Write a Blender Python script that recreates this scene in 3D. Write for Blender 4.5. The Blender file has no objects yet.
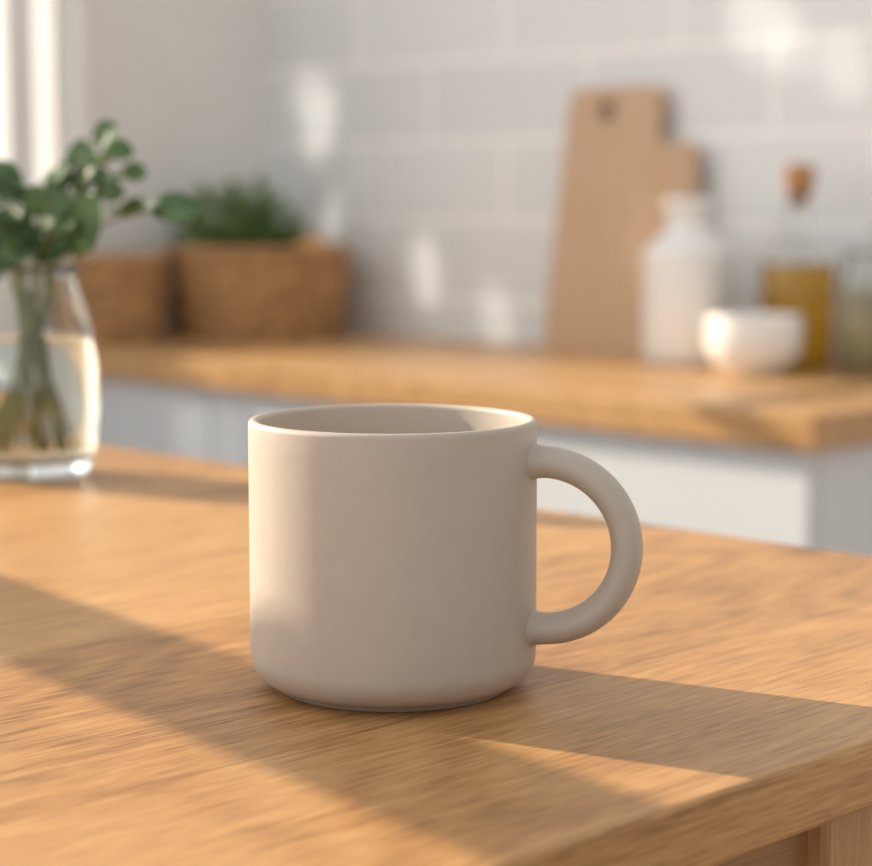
import bpy, bmesh, math, random
from mathutils import Vector, Matrix
random.seed(7)
R=math.radians
sc=bpy.context.scene
col=sc.collection
TZ=0.899     # table top height
CZ=0.774     # worktop height
WX=-3.275    # left wall plane
WY=2.78      # back wall plane

# ---------------- helpers ----------------
def newmat(name):
    m=bpy.data.materials.new(name); m.use_nodes=True
    nt=m.node_tree; b=nt.nodes['Principled BSDF']
    return m,nt,b
def N(nt,t,**k):
    n=nt.nodes.new(t)
    for a,v in k.items(): setattr(n,a,v)
    return n
def L(nt,a,b): nt.links.new(a,b)
def simple(name,c,rough=0.5,var=0.06,scale=20,bump=0.0,**k):
    m,nt,b=newmat(name)
    tc=N(nt,'ShaderNodeTexCoord'); no=N(nt,'ShaderNodeTexNoise'); no.inputs['Scale'].default_value=scale
    no.inputs['Detail'].default_value=4
    L(nt,tc.outputs['Object'],no.inputs['Vector'])
    cr=N(nt,'ShaderNodeValToRGB')
    cr.color_ramp.elements[0].position=.3; cr.color_ramp.elements[1].position=.7
    cr.color_ramp.elements[0].color=tuple(x*(1-var) for x in c)+(1,)
    cr.color_ramp.elements[1].color=tuple(min(1,x*(1+var)) for x in c)+(1,)
    L(nt,no.outputs['Fac'],cr.inputs['Fac']); L(nt,cr.outputs['Color'],b.inputs['Base Color'])
    b.inputs['Roughness'].default_value=rough
    if bump:
        bp=N(nt,'ShaderNodeBump'); bp.inputs['Strength'].default_value=bump; bp.inputs['Distance'].default_value=.002
        L(nt,no.outputs['Fac'],bp.inputs['Height']); L(nt,bp.outputs['Normal'],b.inputs['Normal'])
    for kk,v in k.items(): b.inputs[kk.replace('_',' ')].default_value=v
    return m
def wood(name,dark,mid,light,axis='Y',plank=.12,rough=.38,fine=1.0,seam=.8,pv=.16,ring=.035,knots=False,spec=.5):
    """planks side by side; grain along axis"""
    m,nt,b=newmat(name)
    tc=N(nt,'ShaderNodeTexCoord'); sp=N(nt,'ShaderNodeSeparateXYZ'); L(nt,tc.outputs['Object'],sp.inputs[0])
    ga={'X':0,'Y':1,'Z':2}[axis]; ca={'X':1,'Y':0,'Z':0}[axis]; oa=3-ga-ca
    div=N(nt,'ShaderNodeMath',operation='DIVIDE'); L(nt,sp.outputs[ca],div.inputs[0]); div.inputs[1].default_value=plank
    fl=N(nt,'ShaderNodeMath',operation='FLOOR'); L(nt,div.outputs[0],fl.inputs[0])
    fr=N(nt,'ShaderNodeMath',operation='FRACT'); L(nt,div.outputs[0],fr.inputs[0])
    wn=N(nt,'ShaderNodeTexWhiteNoise',noise_dimensions='1D'); L(nt,fl.outputs[0],wn.inputs['W'])
    off=N(nt,'ShaderNodeMath',operation='MULTIPLY'); L(nt,wn.outputs['Value'],off.inputs[0]); off.inputs[1].default_value=9.
    ad=N(nt,'ShaderNodeMath',operation='ADD'); L(nt,sp.outputs[ga],ad.inputs[0]); L(nt,off.outputs[0],ad.inputs[1])
    cb=N(nt,'ShaderNodeCombineXYZ')
    L(nt,ad.outputs[0],cb.inputs[0]); L(nt,sp.outputs[ca],cb.inputs[1]); L(nt,sp.outputs[oa],cb.inputs[2])
    def noise(sx,sy,det,dist=0):
        mp=N(nt,'ShaderNodeMapping'); mp.inputs['Scale'].default_value=(sx,sy,sy); L(nt,cb.outputs[0],mp.inputs['Vector'])
        n=N(nt,'ShaderNodeTexNoise'); n.inputs['Scale'].default_value=1; n.inputs['Detail'].default_value=det
        n.inputs['Distortion'].default_value=dist
        L(nt,mp.outputs[0],n.inputs['Vector']); return n.outputs['Fac']
    n1=noise(2.6,9,1.5,.3)     # cathedral figure
    n2=noise(22,520*fine,3,.1)  # fine grain
    n3=noise(70,1500*fine,2)     # pores
    n4=noise(2.5,7,2)
    mul=N(nt,'ShaderNodeMath',operation='MULTIPLY'); L(nt,n1,mul.inputs[0]); mul.inputs[1].default_value=95
    sn=N(nt,'ShaderNodeMath',operation='SINE'); L(nt,mul.outputs[0],sn.inputs[0])
    def madd(x,k,base):
        q=N(nt,'ShaderNodeMath',operation='MULTIPLY_ADD'); L(nt,x,q.inputs[0]); q.inputs[1].default_value=k
        if isinstance(base,float): q.inputs[2].default_value=base
        else: L(nt,base,q.inputs[2])
        return q.outputs[0]
    v=madd(sn.outputs[0],ring,-.13)
    v=madd(n2,.42,v); v=madd(n3,.54,v); v=madd(n4,.20,v); v=madd(wn.outputs['Value'],pv,v)
    if knots:
        mp=N(nt,'ShaderNodeMapping'); mp.inputs['Scale'].default_value=(2.6,7.5,1); L(nt,cb.outputs[0],mp.inputs['Vector'])
        ns=N(nt,'ShaderNodeTexNoise'); ns.inputs['Scale'].default_value=6; L(nt,mp.outputs[0],ns.inputs['Vector'])
        va=N(nt,'ShaderNodeMix',data_type='RGBA',blend_type='LINEAR_LIGHT'); va.inputs['Factor'].default_value=.09
        L(nt,mp.outputs[0],va.inputs[6]); L(nt,ns.outputs['Color'],va.inputs[7])
        vo=N(nt,'ShaderNodeTexVoronoi',voronoi_dimensions='2D'); vo.inputs['Scale'].default_value=1; L(nt,va.outputs[2],vo.inputs['Vector'])
        ms=N(nt,'ShaderNodeMapRange',interpolation_type='SMOOTHSTEP'); L(nt,vo.outputs['Distance'],ms.inputs[0])
        ms.inputs[1].default_value=.0; ms.inputs[2].default_value=.15; ms.inputs[3].default_value=-.26; ms.inputs[4].default_value=0
        v=madd(ms.outputs[0],1.0,v)
    cr=N(nt,'ShaderNodeValToRGB'); e=cr.color_ramp.elements
    e[0].position=.28; e[0].color=dark+(1,); e[1].position=.70; e[1].color=light+(1,)
    x=e.new(.47); x.color=mid+(1,)
    L(nt,v,cr.inputs['Fac'])
    ab=N(nt,'ShaderNodeMath',operation='SUBTRACT'); L(nt,fr.outputs[0],ab.inputs[0]); ab.inputs[1].default_value=.5
    a2=N(nt,'ShaderNodeMath',operation='ABSOLUTE'); L(nt,ab.outputs[0],a2.inputs[0])
    gt=N(nt,'ShaderNodeMath',operation='GREATER_THAN'); L(nt,a2.outputs[0],gt.inputs[0]); gt.inputs[1].default_value=.5-.0004/plank
    mx=N(nt,'ShaderNodeMix',data_type='RGBA',blend_type='MULTIPLY')
    L(nt,gt.outputs[0],mx.inputs['Factor']); L(nt,cr.outputs['Color'],mx.inputs[6]); mx.inputs[7].default_value=(seam,seam*.9,seam*.8,1)
    L(nt,mx.outputs[2],b.inputs['Base Color'])
    b.inputs['Specular IOR Level'].default_value=spec
    rr=madd(n2,.25,float(rough-.12)); L(nt,rr,b.inputs['Roughness'])
    bp=N(nt,'ShaderNodeBump'); bp.inputs['Strength'].default_value=.3; bp.inputs['Distance'].default_value=.0005
    L(nt,n3,bp.inputs['Height']); L(nt,bp.outputs['Normal'],b.inputs['Normal'])
    return m

def obj(name,me,mat=None,parent=None,loc=(0,0,0),rot=(0,0,0),smooth=False):
    o=bpy.data.objects.new(name,me); col.objects.link(o)
    o.location=loc; o.rotation_euler=rot
    if mat: me.materials.append(mat)
    if parent: o.parent=parent
    if smooth:
        for p in me.polygons: p.use_smooth=True
    return o
def empty(name,loc=(0,0,0),rot=(0,0,0)):
    o=bpy.data.objects.new(name,None); o.empty_display_size=.05; col.objects.link(o); o.location=loc; o.rotation_euler=rot; return o
def box(name,lo,hi,mat,parent=None,bev=0.0,seg=2):
    bm=bmesh.new(); bmesh.ops.create_cube(bm,size=1)
    c=[(a+b)/2 for a,b in zip(lo,hi)]; s=[b-a for a,b in zip(lo,hi)]
    for v in bm.verts: v.co=Vector([v.co[i]*s[i] for i in range(3)])
    if bev: bmesh.ops.bevel(bm,geom=bm.edges[:],offset=bev,segments=seg,affect='EDGES',profile=.5)
    me=bpy.data.meshes.new(name); bm.to_mesh(me); bm.free()
    return obj(name,me,mat,parent,loc=c,smooth=False)
def lathe(prof,segs=96,fn=None):
    bm=bmesh.new(); rings=[]
    for r,z in prof:
        if r<1e-6: rings.append([bm.verts.new((0,0,z))])
        else:
            rings.append([bm.verts.new((r*math.cos(2*math.pi*i/segs),r*math.sin(2*math.pi*i/segs),z)) for i in range(segs)])
    for a,b in zip(rings,rings[1:]):
        for i in range(segs):
            j=(i+1)%segs
            if len(a)==1: bm.faces.new((a[0],b[j],b[i]))
            elif len(b)==1: bm.faces.new((a[i],a[j],b[0]))
            else: bm.faces.new((a[i],a[j],b[j],b[i]))
    if fn:
        for v in bm.verts: v.co=fn(v.co)
    bmesh.ops.recalc_face_normals(bm,faces=bm.faces[:])
    return bm
def tomesh(bm,name):
    me=bpy.data.meshes.new(name); bm.to_mesh(me); bm.free(); return me
def arc(cx,cz,r,a0,a1,n):
    return [(cx+r*math.cos(R(a0+(a1-a0)*i/n)),cz+r*math.sin(R(a0+(a1-a0)*i/n))) for i in range(n+1)]
def tube(bm,pts,rads,segs=10,flat=1.0,up=Vector((0,0,1)),cap=True):
    pts=[Vector(p) for p in pts]; rings=[]
    for i,p in enumerate(pts):
        t=(pts[min(i+1,len(pts)-1)]-pts[max(i-1,0)]).normalized()
        s=t.cross(up)
        if s.length<1e-3: s=t.cross(Vector((1,0,0)))
        s.normalize(); n=s.cross(t).normalized()
        r=rads[i] if isinstance(rads,(list,tuple)) else rads
        rings.append([bm.verts.new(p+s*r*math.cos(2*math.pi*k/segs)+n*r*flat*math.sin(2*math.pi*k/segs)) for k in range(segs)])
    for a,b in zip(rings,rings[1:]):
        for k in range(segs): bm.faces.new((a[k],a[(k+1)%segs],b[(k+1)%segs],b[k]))
    if cap: bm.faces.new(rings[0][::-1]); bm.faces.new(rings[-1])

# ---------------- materials ----------------
m_table=wood('oak_table',(.19,.088,.030),(.43,.218,.078),(.60,.355,.150),'Y',.145,.42,1,.7,.12,.035,True,.42)
m_tabledk=wood('oak_table_frame',(.17,.08,.028),(.28,.14,.05),(.38,.20,.08),'Y',.3,.45)
m_leg=wood('oak_leg',(.24,.115,.04),(.38,.195,.075),(.48,.27,.11),'Z',.3,.45)
m_counter=wood('oak_worktop',(.26,.125,.045),(.46,.255,.10),(.62,.385,.185),'X',.09,.36,.5,.75,.2,.06,False,.45)
m_board=wood('beech_board',(.44,.275,.155),(.55,.36,.215),(.63,.44,.28),'Z',.2,.5,.5)
m_mug=simple('stoneware_mug',(.495,.430,.367),.52,.02,220,.03)
m_cab=simple('painted_cabinet',(.60,.635,.67),.45,.01,3)
m_plaster=simple('wall_plaster',(.83,.82,.80),.8,.02,6,.1)
m_frame=simple('window_paint',(.90,.89,.87),.45,.01,4)
m_ceram=simple('white_glaze',(.82,.81,.79),.3,.015,12)
m_cork=simple('cork',(.45,.24,.10),.8,.25,160,.3)
m_floor=wood('floor_boards',(.20,.12,.06),(.33,.21,.12),(.42,.28,.17),'X',.16,.45)
m_leaf=simple('leaf',(.075,.15,.05),.45,.5,60)
m_leaf2=simple('herb_leaf',(.14,.235,.06),.5,.45,30)
m_stem=simple('stem',(.26,.28,.09),.5,.25,30)
m_terr=simple('terracotta',(.45,.20,.10),.75,.1,30)
m_bread=simple('bread_crust',(.60,.32,.12),.6,.2,25,.3)
m_blocker=simple('blocker_bark',(.10,.07,.05),.9,.3,20,.4)
m_wicker=simple('wicker',(.46,.255,.105),.6,.5,70,.3)
def glass(name,c,ior=1.47,rough=0.0,tr=1):
    m,nt,b=newmat(name); b.inputs['Base Color'].default_value=c+(1,); b.inputs['Transmission Weight'].default_value=tr
    b.inputs['IOR'].default_value=ior; b.inputs['Roughness'].default_value=rough; return m
m_glass=glass('clear_glass',(.97,.99,.98),1.45); m_water=glass('water',(.93,.97,.94),1.33)
m_oil=glass('olive_oil',(.84,.44,.02),1.3,.05)
m_pale=glass('pale_syrup',(.86,.76,.48),1.3,.2,.45)
# tiles
m_tile,nt,b=newmat('subway_tile')
tc=N(nt,'ShaderNodeTexCoord')
sp=N(nt,'ShaderNodeSeparateXYZ'); L(nt,tc.outputs['Object'],sp.inputs[0])
cb=N(nt,'ShaderNodeCombineXYZ'); L(nt,sp.outputs[0],cb.inputs[0]); L(nt,sp.outputs[2],cb.inputs[1])
br=N(nt,'ShaderNodeTexBrick'); L(nt,cb.outputs[0],br.inputs['Vector'])
br.inputs['Scale'].default_value=1; br.inputs['Brick Width'].default_value=.40; br.inputs['Row Height'].default_value=.15
br.inputs['Mortar Size'].default_value=.0075; br.inputs['Mortar Smooth'].default_value=.3; br.inputs['Bias'].default_value=0
br.inputs['Color1'].default_value=(.745,.755,.76,1); br.inputs['Color2'].default_value=(.785,.795,.795,1); br.inputs['Mortar'].default_value=(.93,.925,.91,1)
L(nt,br.outputs['Color'],b.inputs['Base Color']); b.inputs['Roughness'].default_value=.35
bp=N(nt,'ShaderNodeBump',invert=True); bp.inputs['Strength'].default_value=.4; bp.inputs['Distance'].default_value=.002
L(nt,br.outputs['Fac'],bp.inputs['Height']); L(nt,bp.outputs['Normal'],b.inputs['Normal'])

# ---------------- room ----------------
H=2.9
box('floor',(WX-.12,-2.6,-.1),(2.2,WY+.12,0),m_floor)
box('wall_back',(WX-.12,WY,0),(2.2,WY+.12,H),m_tile)
wy0,wy1,wz0,wz1=-2.0,2.30,1.0,2.6
bm=bmesh.new()
def addbox(bm,lo,hi):
    r=bmesh.ops.create_cube(bm,size=1)
    for v in r['verts']: v.co=Vector([(a+b)/2+v.co[i]*(b-a) for i,(a,b) in enumerate(zip(lo,hi))])
addbox(bm,(WX-.12,-2.6,0),(WX,wy0,H)); addbox(bm,(WX-.12,wy1,0),(WX,WY,H))
addbox(bm,(WX-.12,wy0,0),(WX,wy1,wz0)); addbox(bm,(WX-.12,wy0,wz1),(WX,wy1,H))
obj('wall_left',tomesh(bm,'wall_left'),m_plaster)
win=empty('window_1',(WX,0,0))
bm=bmesh.new()
X0=-.09;X1=-.03
addbox(bm,(X0,wy0,wz0),(X1,wy1,wz0+.05)); addbox(bm,(X0,wy0,wz1-.05),(X1,wy1,wz1))
addbox(bm,(X0,wy1-.03,wz0+.05),(X1,wy1,wz1-.05)); addbox(bm,(X0,wy0,wz0+.05),(X1,wy0+.05,wz1-.05))
for yc in (-1.25,-.66,.12,.80,1.46): addbox(bm,(X0,yc-.022,wz0+.05),(X1,yc+.022,wz1-.05))
addbox(bm,(X0,2.165,wz0+.05),(X1,2.225,wz1-.05))
addbox(bm,(X0+.01,wy0,1.60),(X1-.01,wy1,1.63))
obj('sash_frame',tomesh(bm,'sash_frame'),m_frame,win)
bm=bmesh.new()
cw=.022
addbox(bm,(0.001,wy1-.004,wz0-.03),(.014,wy1+cw,wz1+.06)); addbox(bm,(0.001,wy0-.09,wz0-.1),(.022,wy0+.01,wz1+.1))
addbox(bm,(0.001,wy0+.01,wz1-.01),(.014,wy1-.004,wz1+.06)); addbox(bm,(0.001,wy0+.01,wz0-.03),(.022,wy1-.004,wz0))
obj('casing',tomesh(bm,'casing'),m_frame,win)

# ---- unseen boughs added outside the window to cast the slanting shade on the table
bm=bmesh.new()
tube(bm,[(-4.05,.62,0),(-4.03,.58,.7),(-4.0,.40,1.42),(-4.0,-.02,1.90),(-4.0,-.628,2.594),(-4.0,-.715,2.693),(-4.0,-1.25,3.3)],[.07,.06,.042,.028,.024,.023,.014],12)
tube(bm,[(-4.02,.50,1.1),(-4.0,-.10,1.62),(-4.0,-.38,2.20),(-4.0,-.470,2.40)],[.03,.02,.014,.007],10)
tube(bm,[(-4.02,.52,1.0),(-4.0,.75,1.6),(-4.0,1.1,2.3),(-4.0,1.3,3.0)],[.04,.03,.02,.012],10)
tube(bm,[(-4.0,.15,1.72),(-3.98,.12,2.2),(-4.0,.25,2.9)],[.02,.015,.01],10)
obj('shade_blocker_boughs',tomesh(bm,'shade_blocker_boughs'),m_blocker,None,smooth=True)

# ---------------- dining table ----------------
tb=empty('dining_table',(0,0,0))
tx0,tx1,ty0,ty1=-1.95,-.294,-.22,.702
th=.019
box('tabletop',(tx0,ty0,TZ-th),(tx1,ty1,TZ),m_table,tb,.0016,3)
box('apron_long_1',(tx0+.05,ty1-.05,TZ-.11),(tx1-.03,ty1-.03,TZ-th),m_tabledk,tb)
box('apron_long_2',(tx0+.05,ty0+.03,TZ-.11),(tx1-.03,ty0+.05,TZ-th),m_tabledk,tb)
box('apron_end_1',(tx1-.032,ty0+.05,TZ-.11),(tx1-.016,ty1-.05,TZ-th),m_tabledk,tb,.001)
box('apron_end_2',(tx0+.03,ty0+.05,TZ-.11),(tx0+.05,ty1-.05,TZ-th),m_tabledk,tb)
for i,(lx,ly) in enumerate(((tx1-.064,.454),(tx1-.064,ty0+.05),(tx0+.03,.454),(tx0+.03,ty0+.05))):
    box('leg_%d'%(i+1),(lx,ly,0),(lx+.054,ly+.07,TZ-th),m_leg,tb,.002)

# ---------------- kitchen counter ----------------
kc=empty('kitchen_counter',(0,0,0))
cx0,cx1,cy0=WX+.002,-1.448,2.115
box('worktop',(cx0,cy0,CZ-.047),(cx1,WY-.002,CZ),m_counter,kc,.003,3)
box('carcass',(cx0,cy0+.045,.1),(cx1-.022,WY-.002,CZ-.047),m_cab,kc)
box('plinth',(cx0,cy0+.09,0),(cx1-.05,WY-.002,.1),m_cab,kc)
nd=3; w=(cx1-.022-cx0)/nd
for i in range(nd):
    a=cx0+i*w+.002; c=cx0+(i+1)*w-.002
    bm=bmesh.new(); y0=cy0+.022;y1=cy0+.045;z0=.11;z1=CZ-.050;f=.10
    addbox(bm,(a,y0,z0),(a+f,y1,z1)); addbox(bm,(c-f,y0,z0),(c,y1,z1))
    addbox(bm,(a+f,y0,z0),(c-f,y1,z0+f)); addbox(bm,(a+f,y0,z1-f*1.6),(c-f,y1,z1)); addbox(bm,(a+f,y0+.006,z0+f),(c-f,y1,z1-f*1.6))
    obj('cabinet_door_%d'%(i+1),tomesh(bm,'door'),m_cab,kc)

# ---------------- mug ----------------
mx,my=-.4308,.4128
r=.0426; h=.0803; wt=.0030
prof=[(0,.0022),(.0305,.0022),(.0322,.0018),(.0330,.0002),(.0340,0),(.0348,.0007)]
prof+=[(.0354,.0014)]
prof+=arc(r-.0095,.0108,.0095,-66,0,12)
prof+=[(r,.0108+(h-.0016-.0108)*i/10) for i in range(1,10)]
prof+=arc(r-wt/2,h-wt/2,wt/2,0,180,10)
prof+=[(r-wt,h-.01),(r-wt,.05),(r-wt,.02)]
prof+=arc(r-wt-.010,.015,.010,0,-90,8)
prof+=[(.015,.005),(0,.005)]
mug=empty('coffee_mug',(mx,my,TZ),(0,0,R(45-14)))
obj('mug_body',tomesh(lathe(prof,160),'mug_body'),m_mug,mug,smooth=True)
bm=bmesh.new(); hr=.0246; hz=.0440; hx=.0454
pts=[(.0402,hz+hr),(.0413,hz+hr),(.0425,hz+hr),(.0437,hz+hr)]
pts+=[(hx+hr*math.cos(R(a)),hz+hr*math.sin(R(a))) for a in range(90,-91,-5)]
pts+=[(.0437,hz-hr),(.0425,hz-hr),(.0413,hz-hr),(.0402,hz-hr)]
n=len(pts); rad=[]
for i in range(n):
    k=min(i,n-1-i)
    rad.append(.0046+.0018*math.exp(-k*k/5.0))
tube(bm,[(x,0,z) for x,z in pts],rad,28,1.3,up=Vector((0,1,0)))
bmesh.ops.recalc_face_normals(bm,faces=bm.faces[:])
obj('mug_handle',tomesh(bm,'mug_handle'),m_mug,mug,smooth=True)

# ---------------- glass vase with leafy sprigs ----------------
vx,vy=-.8985,.5985
vs=empty('glass_vase',(vx,vy,TZ))
out=[(.0,.0),(.026,.0),(.0295,.0015),(.032,.006),(.0345,.02),(.0358,.038),(.0355,.055),(.0335,.072),(.0295,.088),(.0262,.097),(.0252,.102),(.0262,.108)]
inn=[(.0248,.108),(.0240,.102),(.0250,.097),(.0283,.088),(.0323,.072),(.0343,.055),(.0346,.038),(.0333,.022),(.030,.013),(.02,.0095),(0,.009)]
obj('vase_body',tomesh(lathe(out+[(.0257,.1088)]+inn,72),'vase_body'),m_glass,vs,smooth=True)
wat=[(0,.0087),(.0203,.0092),(.0304,.0127),(.0337,.0220),(.0350,.038),(.0347,.055),(.0328,.0715),(.0322,.0728),(0,.0728)]
obj('vase_water',tomesh(lathe(wat,72),'vase_water'),m_water,vs,smooth=True)
rt=Vector((1,1,0)).normalized(); fw=Vector((-1,1,0)).normalized()
bm=bmesh.new(); bs=bmesh.new()
def leaf(bm,base,d,nrm,ln,wd,cup=.15,lobes=0.):
    d=d.normalized(); nrm=(nrm-d*nrm.dot(d)).normalized(); s=d.cross(nrm)
    n=8; rows=[]
    for i in range(n+1):
        u=i/n; ww=wd*.5*(math.sin(math.pi*min(1,u*.93+.035))**.62)*(1+lobes*math.sin(u*19))
        c=base+d*ln*u+nrm*(-.18*ln*u*u)
        rows.append([bm.verts.new(c+s*ww*k+nrm*abs(k)*ww*cup) for k in (-1,-.5,0,.5,1)])
    for a,b in zip(rows,rows[1:]):
        for k in range(4): bm.faces.new((a[k],a[k+1],b[k+1],b[k]))
tips=[ (.026,.000,.166,.016),(.038,.010,.177,.016),(.048,-.004,.169,.015),(.054,.006,.158,.013),(.018,-.008,.158,.014),(.034,.012,.156,.014),
 (.075,.000,.139,.024),
 (.029,-.012,.128,.033),(.016,-.010,.142,.020),(.044,-.006,.148,.013),
 (-.010,.000,.154,.022),(-.024,-.008,.150,.026),(-.004,-.012,.136,.024),(.004,.008,.128,.020),(-.002,-.014,.120,.024),
 (-.034,.004,.165,.024),(-.035,.0,.138,.028),(-.022,.012,.128,.026),(.014,-.006,.116,.022),(-.012,-.016,.114,.026),(.022,.012,.120,.018),(-.02,-.012,.108,.024),
 (-.016,-.016,.126,.026)]
for a,d,z,s in tips:
    tip=rt*a+fw*d+Vector((0,0,z))
    neck=rt*(a*.28)+fw*(d*.4)+Vector((0,0,.106))
    foot=rt*(-a*.38+random.uniform(-.008,.014))+fw*random.uniform(-.014,.014)+Vector((0,0,.014))
    if foot.xy.length>.022: foot.x*=.022/foot.xy.length; foot.y*=.022/max(.022,foot.xy.length)
    pts=[]
    for i in range(13):
        u=i/12
        if u<.5: q=foot.lerp(neck,u*2)
        else:
            w_=(u-.5)*2; q=neck.lerp(tip,w_)+Vector((0,0,.008*math.sin(w_*math.pi)))-rt*(a*.12*math.sin(w_*math.pi))
        pts.append(q)
    tube(bs,pts,.0009,6)
    out_d=(rt*(a+random.uniform(-.02,.02))+fw*random.uniform(-.02,.02)+Vector((0,0,random.uniform(-.01,.03))))
    nr=(-fw*.9+Vector((random.uniform(-.6,.6),random.uniform(-.6,.6),random.uniform(.1,.9))))
    leaf(bm,tip-out_d.normalized()*s*.4,out_d,nr,s,s*.9,.2,.05)
    for q,sc_ in ((pts[10],.62),(pts[11],.5)):
        for sd in (-1,1):
            dd=(rt*sd*random.uniform(.6,1)+Vector((0,0,random.uniform(.0,.8)))+fw*random.uniform(-.8,.8))
            nr2=(-fw*.7+Vector((random.uniform(-.7,.7),random.uniform(-.7,.7),random.uniform(0,1))))
            leaf(bm,q,dd,nr2,min(s,.020)*sc_,min(s,.020)*sc_*.85,.2,.06)
obj('sprig_stems',tomesh(bs,'sprig_stems'),m_stem,vs,smooth=True)
obj('sprig_leaves',tomesh(bm,'sprig_leaves'),m_leaf,vs,smooth=True)

# ---------------- baskets ----------------
def basket(name,loc,ra,rb,hh,rot=0):
    e=empty(name,loc,(0,0,rot))
    segs=240; rows=int(hh/.004)
    prof=[]
    for i in range(rows+1):
        z=hh*i/rows; u=z/hh
        prof.append((.85+.15*math.sin(u*1.6+.1)/math.sin(1.5),z))
    bm=bmesh.new(); rings=[]
    rowh=.022; nst=int(2*math.pi*ra/.050)//2*2
    def pt(rr,z,i,sgn,t=0):
        th=2*math.pi*i/segs; k=int(z/rowh)
        w=sgn*.007*math.cos(nst*th/2+math.pi*k)+ .008*abs(math.sin(math.pi*z/rowh))
        return Vector(((rr*ra-t+w)*math.cos(th),(rr*rb-t+w)*math.sin(th),z))
    for rr,z in prof: rings.append([bm.verts.new(pt(rr,z,i,1)) for i in range(segs)])
    inner=[[bm.verts.new(pt(rr,z+.002,i,1,.009)) for i in range(segs)] for rr,z in reversed(prof[1:])]
    allr=rings+inner
    for a,b in zip(allr,allr[1:]):
        for i in range(segs): bm.faces.new((a[i],a[(i+1)%segs],b[(i+1)%segs],b[i]))
    bm.faces.new(rings[0][::-1]); bm.faces.new(inner[-1])
    for ph in (0,math.pi):
        pts=[]
        for i in range(segs+1):
            th=2*math.pi*i/segs; q=th*nst/2+ph
            pts.append(((ra+.003+.004*math.cos(q))*math.cos(th),(rb+.003+.004*math.cos(q))*math.sin(th),hh+.001+.004*math.sin(q)))
        tube(bm,pts,.0075,8,cap=False)
    bmesh.ops.recalc_face_normals(bm,faces=bm.faces[:])
    obj('woven_body',tomesh(bm,'woven_body'),m_wicker,e,smooth=True)
    return e
b1=basket('wicker_planter',(-3.078,2.586,CZ),.180,.162,.165)
b2=basket('wicker_basket',(-3.172,2.318,CZ),.082,.082,.152)
obj('pot',tomesh(lathe([(0,0.006),(.055,0.006),(.07,.12),(.074,.12),(.074,.135),(.067,.135),(.064,.12),(0,.118)],48),'pot'),m_terr,b1,(-.03,-.03,0),smooth=True)
bm=bmesh.new(); bs=bmesh.new()
for i in range(420):
    th=random.uniform(0,2*math.pi); ph=math.acos(random.uniform(-.05,1)); rr=random.uniform(.5,1.12)
    p=Vector((.115*rr*math.sin(ph)*math.cos(th),.115*rr*math.sin(ph)*math.sin(th),.16+.115*rr*math.cos(ph)))
    if i%3==0: tube(bs,[(p.x*.1,p.y*.1,.115),(p.x*.5,p.y*.5,.115+(p.z-.115)*.6),tuple(p)],.0015,5)
    d=Vector((p.x,p.y,.05+random.uniform(-.03,.08)))+Vector([random.uniform(-.05,.05) for _ in range(3)])
    leaf(bm,p,d,Vector([random.uniform(-1,1) for _ in range(2)]+[1.]),random.uniform(.02,.04),random.uniform(.012,.02),.2)
obj('herb_leaves',tomesh(bm,'herb_leaves'),m_leaf2,b1,(-.03,-.03,0),smooth=True)
obj('herb_stems',tomesh(bs,'herb_stems'),m_stem,b1,(-.03,-.03,0),smooth=True)
def blob(c):
    return Vector((c.x*1.0,c.y*.8,c.z*.7+.004*math.sin(c.x*90)))
obj('bread_roll',tomesh(lathe([(.055*math.sin(R(a)),.055*-math.cos(R(a))) for a in range(0,181,10)],40,blob),'bread_roll'),m_bread,b1,(.085,.05,.158),(0,0,.3),True)

# ---------------- cutting board ----------------
bw=.300; bh=.36; tot=.458; tk=.018
def rounded(poly,rs,n=6):
    outp=[]
    m=len(poly)
    for i in range(m):
        p=Vector(poly[i]); a=(Vector(poly[i-1])-p).normalized(); b=(Vector(poly[(i+1)%m])-p).normalized(); rr=rs[i]
        s=p+a*rr; e=p+b*rr
        for k in range(n+1):
            u=k/n; outp.append(s*(1-u)**2+p*2*u*(1-u)+e*u*u)
    return outp
poly=[(-.022,0),(bw-.01,0),(bw-.004,bh),(.212,bh),(.212,tot),(.012,tot),(.003,bh)]
pl=rounded(poly,[.02,.02,.035,.012,.025,.025,.02])
cu=bpy.data.curves.new('cutting_board','CURVE'); cu.dimensions='2D'; cu.fill_mode='BOTH'; cu.extrude=tk/2-.002; cu.bevel_depth=.002; cu.bevel_resolution=2
s=cu.splines.new('POLY'); s.points.add(len(pl)-1)
for i,p in enumerate(pl): s.points[i].co=(p[0],p[1],0,1)
s.use_cyclic_u=True
s=cu.splines.new('POLY'); s.points.add(23)
for i in range(24): s.points[i].co=(.095+.020*math.cos(-i*math.pi/12),.418+.020*math.sin(-i*math.pi/12),0,1)
s.use_cyclic_u=True
tmp=bpy.data.objects.new('tmp',cu); col.objects.link(tmp)
dg=bpy.context.evaluated_depsgraph_get(); dg.update()
me=bpy.data.meshes.new_from_object(tmp.evaluated_get(dg)); bpy.data.objects.remove(tmp)
me.transform(Matrix.Rotation(R(90),4,'X'))
lean=math.asin(.036/tot)
obj('cutting_board',me,m_board,None,(-2.420,2.722,CZ+.001),(-lean,0,0))

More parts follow.
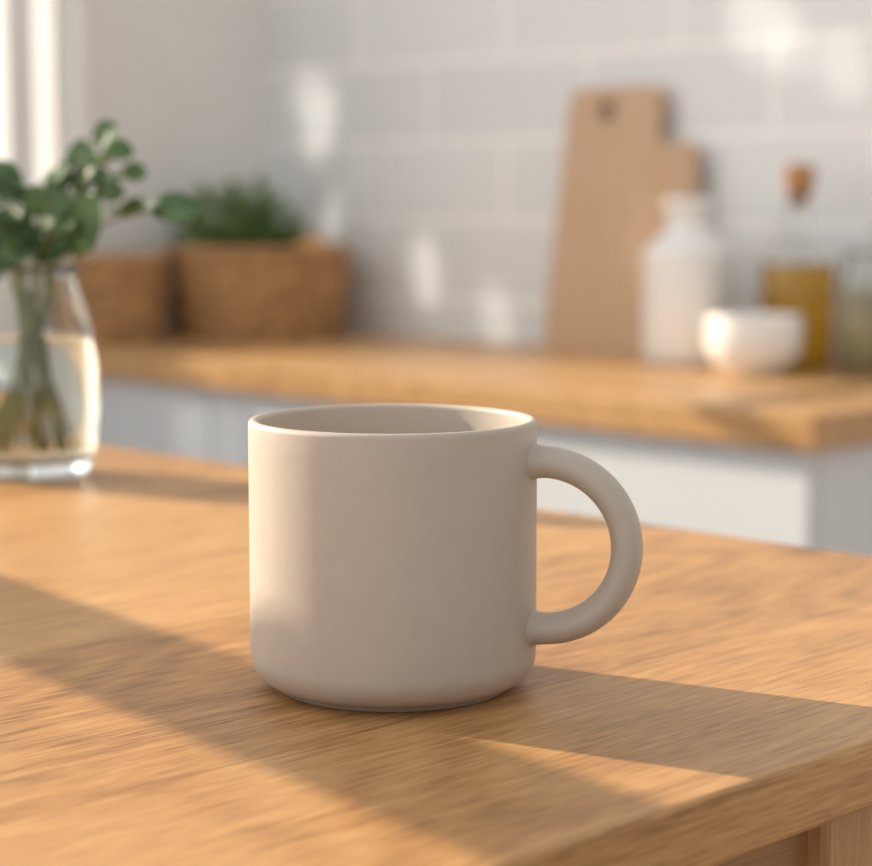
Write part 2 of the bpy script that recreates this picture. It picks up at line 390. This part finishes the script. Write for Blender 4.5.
# ---------------- counter ceramics & glass ----------------
p=[(0,0),(.064,0),(.070,.004),(.074,.015),(.074,.165)]+arc(.046,.172,.028,0,55,8)
p+=[(.050,.203),(.041,.212),(.036,.222),(.035,.236),(.035,.25),(.038,.253),(.040,.260),(.038,.267),(.033,.269),(.029,.266),(.029,.24),(.03,.22),(0,.20)]
obj('ceramic_bottle',tomesh(lathe(p,72),'ceramic_bottle'),m_ceram,None,(-2.050,2.630,CZ),smooth=True)
p=[(0,.003),(.036,.003),(.038,0),(.042,0),(.044,.006),(.058,.014),(.068,.028),(.0735,.046),(.074,.066),(.072,.084),(.0715,.090),(.069,.091),(.067,.088),(.069,.066),(.068,.046),(.06,.028),(.04,.016),(0,.012)]
obj('ceramic_bowl',tomesh(lathe(p,72),'ceramic_bowl'),m_ceram,None,(-1.849,2.535,CZ),smooth=True)
ob=empty('oil_bottle',(-1.867,2.673,CZ))
o=[(0,0),(.050,0),(.055,.004),(.057,.012),(.057,.155),(.053,.172),(.042,.190),(.026,.204),(.018,.214),(.016,.225),(.016,.262),(.020,.264),(.021,.272),(.019,.276),(.0125,.276),(.0125,.224),(.015,.213),(.023,.201),(.039,.187),(.050,.170),(.0545,.154),(.0545,.012),(.048,.006),(0,.006)]
obj('bottle_glass',tomesh(lathe(o,64),'bottle_glass'),m_glass,ob,smooth=True)
obj('oil',tomesh(lathe([(0,.0055),(.0485,.0055),(.055,.0115),(.055,.1545),(.0527,.166),(0,.166)],64),'oil'),m_oil,ob,smooth=True)
obj('cork_stopper',tomesh(lathe([(0,.255),(.012,.255),(.0123,.277),(.021,.277),(.0235,.281),(.0235,.316),(.021,.321),(0,.321)],40),'cork'),m_cork,ob,smooth=False)
jr=empty('glass_jar',(-1.745,2.668,CZ))
obj('jar_glass',tomesh(lathe([(0,0),(.030,0),(.034,.005),(.034,.14),(.026,.165),(.026,.18),(.029,.182),(.029,.187),(.023,.187),(.023,.164),(.031,.138),(.031,.008),(0,.006)],48),'jar'),m_glass,jr,smooth=True)
obj('jar_contents',tomesh(lathe([(0,.0055),(.0315,.0075),(.0315,.125),(0,.125)],48),'jc'),m_pale,jr,smooth=True)

# ---------------- lights ----------------
el=25
dx,dy=.961,.2756
sd=Vector((dx*math.cos(R(el)),dy*math.cos(R(el)),-math.sin(R(el))))
l=bpy.data.lights.new('sun','SUN'); l.energy=7.2; l.angle=R(.12); l.color=(1,.85,.65)
o=bpy.data.objects.new('sun',l); col.objects.link(o); o.rotation_euler=sd.to_track_quat('-Z','Y').to_euler(); o.location=(-6,-1,4)
l=bpy.data.lights.new('window_skylight','AREA'); l.shape='RECTANGLE'; l.size=4.0; l.size_y=1.5; l.energy=50; l.color=(1,.96,.91)
o=bpy.data.objects.new('window_skylight',l); col.objects.link(o); o.location=(WX-.2,.1,1.8)
o.rotation_euler=Vector((1,0,-.12)).to_track_quat('-Z','Z').to_euler()
def spot(src,tgt,deg,e,blend=.6,sc_=(1,1,1)):  # added lamp without a fixture, throws one soft sun patch at its target
    l=bpy.data.lights.new('sun_patch_spot','SPOT'); l.energy=e; l.spot_size=R(deg); l.spot_blend=blend; l.color=(1,.93,.82); l.shadow_soft_size=.01
    o=bpy.data.objects.new('sun_patch_spot',l); col.objects.link(o); o.location=src; o.scale=sc_
    o.rotation_euler=(Vector(tgt)-Vector(src)).to_track_quat('-Z','Y').to_euler()
S=(-2.7,1.5,2.75)
spot(S,(-3.115,2.78,1.20),3.8,130,1)
spot(S,(-3.16,2.78,1.26),2.6,70,1)
spot((-2.6,1.7,2.75),(-3.08,2.78,.99),2.6,110,1)
spot((-3.2,1.3,2.75),(-2.81,2.78,.90),2.8,140,1)
spot((-3.2,1.3,2.75),(-2.62,2.78,.815),2.6,110,1)
spot((-2.6,1.0,2.6),(-2.03,2.78,1.33),4.2,80,1)
spot((-2.6,1.0,2.6),(-1.96,2.78,1.29),3.0,55,1)
spot((-2.6,1.0,2.6),(-1.86,2.78,1.25),3.0,75,1)
spot((-2.9,.9,2.75),(-2.72,2.137,.655),3.6,90,1)
spot((-2.9,.9,2.75),(-2.62,2.137,.64),2.6,60,1)
spot((-1.7,1.6,2.75),(-2.2,2.70,1.02),3.5,50,1)

w=bpy.data.worlds.new('world'); sc.world=w; w.use_nodes=True; nt=w.node_tree
bg=nt.nodes['Background']; tc=N(nt,'ShaderNodeTexCoord')
vm=N(nt,'ShaderNodeVectorMath',operation='DOT_PRODUCT'); L(nt,tc.outputs['Generated'],vm.inputs[0]); vm.inputs[1].default_value=(-.54,-.84,0)
mr=N(nt,'ShaderNodeMapRange'); L(nt,vm.outputs['Value'],mr.inputs[0]); mr.inputs[1].default_value=1; mr.inputs[2].default_value=-1
cr=N(nt,'ShaderNodeValToRGB'); L(nt,mr.outputs[0],cr.inputs[0])
cr.color_ramp.elements[0].color=(1.0,.99,.975,1); cr.color_ramp.elements[1].color=(.22,.225,.235,1)
L(nt,cr.outputs[0],bg.inputs[0]); bg.inputs[1].default_value=1.22

# ---------------- camera ----------------
cd=bpy.data.cameras.new('camera'); cam=bpy.data.objects.new('camera',cd); col.objects.link(cam)
cam.location=(0,0,1.044); cam.rotation_euler=(R(90-6.62),0,R(45))
cd.sensor_width=36; cd.lens=83.93; cd.clip_start=.01
cd.dof.use_dof=True; cd.dof.focus_distance=.575; cd.dof.aperture_fstop=10.5
sc.camera=cam
sc.view_settings.view_transform='Standard'
sc.view_settings.look='None'
